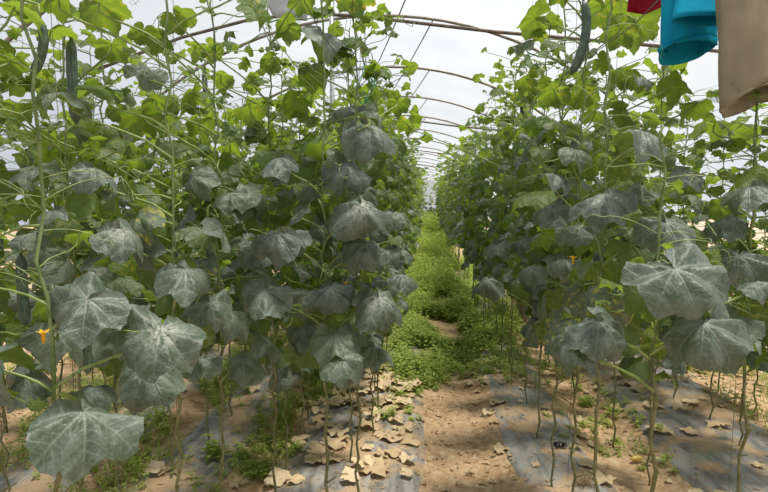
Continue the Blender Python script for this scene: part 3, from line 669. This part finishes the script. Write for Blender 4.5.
mb = MB(); cloth_loop(mb, leg_rings(Vector((.02, .02, zt - kb.z)) + ax * .08, top + ax * .08 - Vector((0, 0, .03)), .19, .235, .03, .062, ax, .06, 5., 0, 12, 40)); o = mb.build('waist', M['beige'], ho); solid(o, .004)
# blue shorts
kb = P(687, 50, 2.1); ho = empty('shorts', (kb.x, kb.y, kb.z), 'bright blue shorts hanging on the line between the red cloth and the beige trousers', 'shorts')
zt = line_pt(.38).z - kb.z; ax2 = (ax * .9 + Vector((0, -.3, 0))).normalized()
mb = MB(); cloth_loop(mb, leg_rings(Vector((.0, 0, .30)), Vector((0, 0, 0)), .10, .10, .06, .075, ax2, .08, 1.7, .015, 16, 40, None, .035), closed=True); o = mb.build('shorts_leg', M['blue'], ho); solid(o, .003)
hm = MB(); cloth_loop(hm, leg_rings(Vector((0, 0, .016)), Vector((0, 0, -.002)), .1025, .1025, .077, .077, ax2, .08, 1.7, .015, 3, 40, None, .035)); o2 = hm.build('hem', M['blue'], o); solid(o2, .004)
q = P(703, 21, 1.93) - kb; mb = MB(); cloth_loop(mb, leg_rings(Vector((0, -.06, .36)) + ax2 * .06, q, .10, .105, .05, .055, ax2, .05, 6.7, -.005, 14, 40, None, .0), closed=True); o = mb.build('shorts_leg', M['blue'], ho); solid(o, .003)
mb = MB(); cloth_loop(mb, leg_rings(Vector((.0, 0, zt)) + ax2 * .03, Vector((0, -.02, .27)) + ax2 * .03, .14, .15, .02, .075, ax2, .05, 2., 0, 12, 40)); o = mb.build('waist', M['blue'], ho); solid(o, .003)
# red cloth
kb = P(645, 8, 2.3); mb = MB(); zt = line_pt(.6).z - kb.z
cloth_loop(mb, leg_rings(Vector((0, 0, zt)), Vector((0, 0, 0)), .06, .07, .015, .04, ax2, .18, 4.4, .01, 16, 40)); vs = mb.v[-40:]
b = len(mb.v); mb.v.append((0, 0, -.028)); mb.uv.append((0, 0)); mb.var.append((0, 0, 0))
for i in range(40): mb.f.append((b - 40 + i, b - 40 + (i + 1) % 40, b)); mb.mi.append(0)
o = mb.build('red_cloth', M['red']); o.location = kb; tag(o, 'crimson cloth bunched on the line left of the blue shorts', 'cloth')
# white cloth at the top left of centre
kb = P(285, 13, 2.9); mb = MB(); W = 9; Hn = 9
for j in range(Hn + 1):
    for i in range(W + 1):
        u, v = i / W, j / Hn; mb.v.append((-.115 + .23 * u, .03 * math.sin(u * 7 + v * 2), .32 - (.32 + .05 * u + .012 * math.sin(5 * u)) * v + (0 if u > .25 else (.25 - u) * .3 * v))); mb.uv.append((u, v)); mb.var.append((0, 0, 0))
for j in range(Hn):
    for i in range(W): mb.f.append((j * (W + 1) + i, j * (W + 1) + i + 1, (j + 1) * (W + 1) + i + 1, (j + 1) * (W + 1) + i)); mb.mi.append(0)
ho = empty('white_cloth', kb, 'greyish white cloth hanging at the top edge left of the steel post', 'cloth')
o = mb.build('cloth_panel', M['white'], ho); solid(o, .004)
mb = MB(); mb.tube([(-.115, .0, .32), (0, .02, .321), (.115, .02, .32)], .006, 6); zc = hoop_pt(kb.x, HOOPS[2]).z - kb.z; mb.tube([(-.1, .0, .32), (0, HOOPS[2] - kb.y, zc)], .003, 5); mb.tube([(.1, .02, .32), (0, HOOPS[2] - kb.y, zc)], .003, 5); mb.build('hanging_cord', M['string'], ho)

# ---------------------------------------------------------------- ground cover: dry leaves, weeds, litter
def dry_mesh(seed):
    r = random.Random(seed); m = MB(); vs, fs, uvs = leaf_shape(1., 30, 4, r, r.uniform(-.9, .7), .4, r.uniform(-.3, .3), .2)
    vs = [(x + .08 * noise.noise(Vector((x * 3, y * 3, seed))), y, max(min(z, .5), -.45) * .7 + .22 * noise.noise(Vector((x * 3.3, y * 3.3, seed + 4.)))) for x, y, z in vs]
    zm = min(v[2] for v in vs); m.add([(x, y, z - zm) for x, y, z in vs], fs, uvs, (0, r.random(), 0)); return m
DRY = []
for k in range(6): DRY.append(dry_mesh(40 + k).build('dry_leaf', M['dry']))
dused = set(); r = random.Random(8); nd = 0
def dry(x, y, s, lab, grp):
    global nd
    k = nd % 6; nd += 1
    o = DRY[k]
    if k in dused: o = o.copy(); COL.objects.link(o)
    else: dused.add(k)
    lift = .016 if any(a < x < b for a, b in ((-.78, 0), (-1.5, -1.04), (-2.3, -1.78), (.50, .98), (1.42, 2.25))) else .003
    o.location = (x, y, ground_z(x, y) + lift); o.scale = (s, s, s * r.uniform(.5, .9)); o.rotation_euler = (r.uniform(-.12, .12), r.uniform(-.12, .12), r.random() * 6.28)
    tag(o, lab, 'fallen leaf', grp)
for (x0, x1, y0, y1, n_, s0, s1, lab, grp) in (
        (-.88, -.08, 2.7, 4.8, 95, .05, .11, 'dry tan fallen leaf on the film under the left path row', 'dry leaves under the left path row'),
        (.36, .62, 3.2, 5.4, 26, .035, .075, 'dry tan fallen leaf along the right edge of the path', 'dry leaves along the right edge of the path'),
        (-.02, .42, 2.7, 5.0, 22, .015, .04, 'small dry leaf scrap on the bare path', 'dry leaf scraps on the path'),
        (.6, 1.4, 2.6, 5, 36, .025, .07, 'dry fallen leaf on the soil between the two right beds', 'dry leaves between the right beds'),
        (1.4, 2.4, 2.7, 5, 34, .04, .09, 'dry tan fallen leaf around the bare stems at far right', 'dry leaves at far right'),
        (-1.9, -.95, 2.7, 5, 34, .03, .08, 'dry fallen leaf on the ground between the left beds', 'dry leaves between the left beds')):
    for _ in range(n_): dry(r.uniform(x0, x1), r.uniform(y0, y1), r.uniform(s0, s1), lab, grp)

def blade(m, x, y, h, r, w=.004):
    a = r.random() * 6.3; b = r.uniform(.2, .9) * h; d = Vector((math.cos(a), math.sin(a), 0)); s = Vector((-math.sin(a), math.cos(a), 0)) * w; p = Vector((x, y, ground_z(x, y) - .005))
    q = p + d * b * .35 + Vector((0, 0, h * .65)); t = p + d * b + Vector((0, 0, h * .9))
    m.add([p - s, p + s, q + s * .8, q - s * .8, t], [(0, 1, 2, 3), (3, 2, 4)], None, (0, r.random(), 0))
def sprig(m, p, h, r, nl=7, ls=.02):
    a0 = r.random() * 6.3; ln = Vector((r.uniform(-.4, .4), r.uniform(-.4, .4), 1)).normalized(); v = r.random()
    m.tube([p, p + ln * h], [.0016, .0008], 4, 0, False, (0, v, 0))
    for i in range(nl):
        t = .2 + .8 * i / nl; a = a0 + 2.4 * i; d = Vector((math.cos(a), math.sin(a), r.uniform(-.1, .6))); s = Vector((-math.sin(a), math.cos(a), 0)); c = p + ln * h * t; L = ls * r.uniform(.7, 1.3)
        m.add([c, c + d * L * .5 + s * L * .3, c + d * L * 1.1 - Vector((0, 0, .2 * L)), c + d * L * .5 - s * L * .3], [(0, 1, 2, 3)], None, (0, v, 0))
def weeds(name, areas, seed, label):
    r = random.Random(seed); m = MB()
    for (x0, x1, y0, y1, nb, ns, h) in areas:
        for _ in range(nb):
            x, y = r.uniform(x0, x1) + r.gauss(0, .07), r.uniform(y0, y1) + r.gauss(0, .12)
            if noise.noise(Vector((x * 2.2, y * 1.4, seed))) > -.1: blade(m, x, y, h * r.uniform(.4, 1.1), r, .003 + .0004 * y)
        for _ in range(ns):
            x, y = r.uniform(x0, x1) + r.gauss(0, .08), r.uniform(y0, y1) + r.gauss(0, .15)
            if noise.noise(Vector((x * 2.2, y * 1.4, seed))) > -.22 + .2 * r.random(): sprig(m, Vector((x, y, ground_z(x, y))), h * r.uniform(.5, 1.3), r, 8, .02 + .0034 * y)
    tag(m.build(name, M['weed'], smooth=False), label, 'weeds', kind='stuff')
weeds('grass', [(-.1, .5, 4.8, 5.8, 260, 500, .06), (-.12, .55, 5.6, 7.2, 800, 1500, .12), (-.15, .6, 7, 10, 900, 2400, .22), (-.2, .65, 9, 14, 900, 2400, .36), (-.2, .7, 13, 20, 900, 2600, .6), (-.3, .8, 18, 26, 700, 2200, 1.05), (.45, 1.2, 6, 14, 500, 1500, .2), (-.6, -.1, 5.5, 13, 400, 1300, .2), (-.22, .10, 3.9, 4.9, 120, 260, .05), (-.25, .06, 4.5, 6.5, 500, 900, .15), (.38, .75, 5.2, 9, 400, 900, .16)], 1, 'bright green weeds covering the far part of the path')
weeds('grass', [(-1.05, -.72, 2.5, 5, 900, 420, .07), (-1.85, -1.45, 2.6, 6, 900, 500, .10), (-2.6, -2.2, 2.8, 6, 500, 400, .12), (-3.5, -2.3, 2.4, 9, 700, 1300, .2)], 2, 'green weeds and grass between the left beds')
weeds('grass', [(.95, 1.45, 3.2, 6, 260, 160, .06), (.5, .9, 4.6, 7, 300, 240, .10), (.9, 2.6, 5, 9, 500, 700, .14), (2.25, 3.0, 2.2, 9, 600, 1200, .22)], 3, 'low green weeds between the right beds')
def weed_clump(px, py, label, h, ls, seed, n_=9):
    v = P(px, py, 1) - CP; t = -CP.z / v.z; g = CP + v * t; r = random.Random(seed); m = MB()
    for _ in range(n_): sprig(m, Vector((r.uniform(-.05, .05), r.uniform(-.05, .05), -.005)), h * r.uniform(.6, 1.1), r, 8, ls)
    o = m.build('weed', M['weed'], smooth=False); o.location = (g.x, g.y, ground_z(g.x, g.y)); tag(o, label, 'weed', 'single weeds on the beds')
weed_clump(216, 470, 'broad-leaved weed at the foot of the bare stems at lower left', .13, .05, 3)
weed_clump(385, 425, 'small dark weed by a stem at the left path edge', .12, .03, 4); weed_clump(255, 478, 'grassy weed among dry leaves at the bottom left of the path', .08, .03, 5, 16)
weed_clump(430, 350, 'leafy weed at the left edge where the bare path turns green', .22, .04, 6, 14); weed_clump(585, 405, 'low weed behind the scorched round leaf at right', .08, .03, 7, 14); weed_clump(505, 375, 'small weed beside the bare stems at the right path edge', .1, .025, 8)
r = random.Random(31); m = MB()
for (x0, x1, y0, y1, n_) in ((-.05, .5, 2.6, 5.4, 900), (-.9, 0, 2.6, 5, 700), (.5, 2.4, 2.5, 5, 1500), (-2.4, -.9, 2.6, 5.5, 700)):
    for _ in range(n_):
        x, y = r.uniform(x0, x1), r.uniform(y0, y1); a = r.random() * 6.3; L = r.uniform(.004, .012) + .016 * r.random() ** 4; d = Vector((math.cos(a), math.sin(a), r.uniform(-.1, .25))) * L; s = Vector((-math.sin(a), math.cos(a), r.uniform(-.3, .3))) * L * r.uniform(.15, .6)
        p = Vector((x, y, ground_z(x, y) + .016)); m.add([p - s, p + d, p + s, p - d], [(0, 1, 2, 3)], None, (0, r.random(), 0))
tag(m.build('leaf_litter', M['straw'], smooth=False), 'crumbled dry leaf bits strewn over the path and beds', 'litter', kind='stuff')
def ground_at(px, py):
    v = P(px, py, 1) - CP; g = CP + v * (-(CP.z - .05) / v.z); return Vector((g.x, g.y, ground_z(g.x, g.y)))
for (px, py, L, rad, mt, lab, rz) in ((637, 454, .075, .017, 'ripe', 'small orange-yellow fallen cucumber on the film at right', .3), (657, 456, .09, .016, 'pale', 'pale green fallen cucumber right of the orange-yellow one', -.5)):
    g = ground_at(px, py); m = MB(); n_ = 10
    m.tube([(L * (i / n_ - .5), .006 * math.sin(PI * i / n_), rad) for i in range(n_ + 1)], [rad * (max(.03, math.sin(PI * (i + .15) / (n_ + .3)))) ** .5 for i in range(n_ + 1)], 12)
    o = m.build('fallen_cucumber', M[mt]); o.location = g + Vector((0, 0, .012)); o.rotation_euler = (0, 0, rz); tag(o, lab, 'cucumber')
g = ground_at(560, 449); m = MB(); r = random.Random(2)
vs, fs, uvs = leaf_shape(.05, 24, 4, r, .9, .2, .2, .3); m.add([(x, y, z + .035) for x, y, z in vs], fs, uvs); o = m.build('plastic_scrap', M['black']); o.location = g + Vector((0, 0, .01)); tag(o, 'crumpled black plastic scrap on the film right of the path', 'scrap')
# tuft of roots and fibre at the bottom edge right of the path
g = ground_at(585, 488); m = MB(); r = random.Random(9)
for _ in range(60): a = r.random() * 6.3; h = r.uniform(.03, .08); m.tube([(0, 0, 0), (.02 * math.cos(a), .02 * math.sin(a), h * .6), (.05 * math.cos(a), .05 * math.sin(a), h)], .0012, 4, 0, False, (0, r.random(), 0))
o = m.build('fibre_tuft', M['straw']); o.location = g; tag(o, 'tuft of dry brown fibres at the bottom edge right of the path', 'tuft')
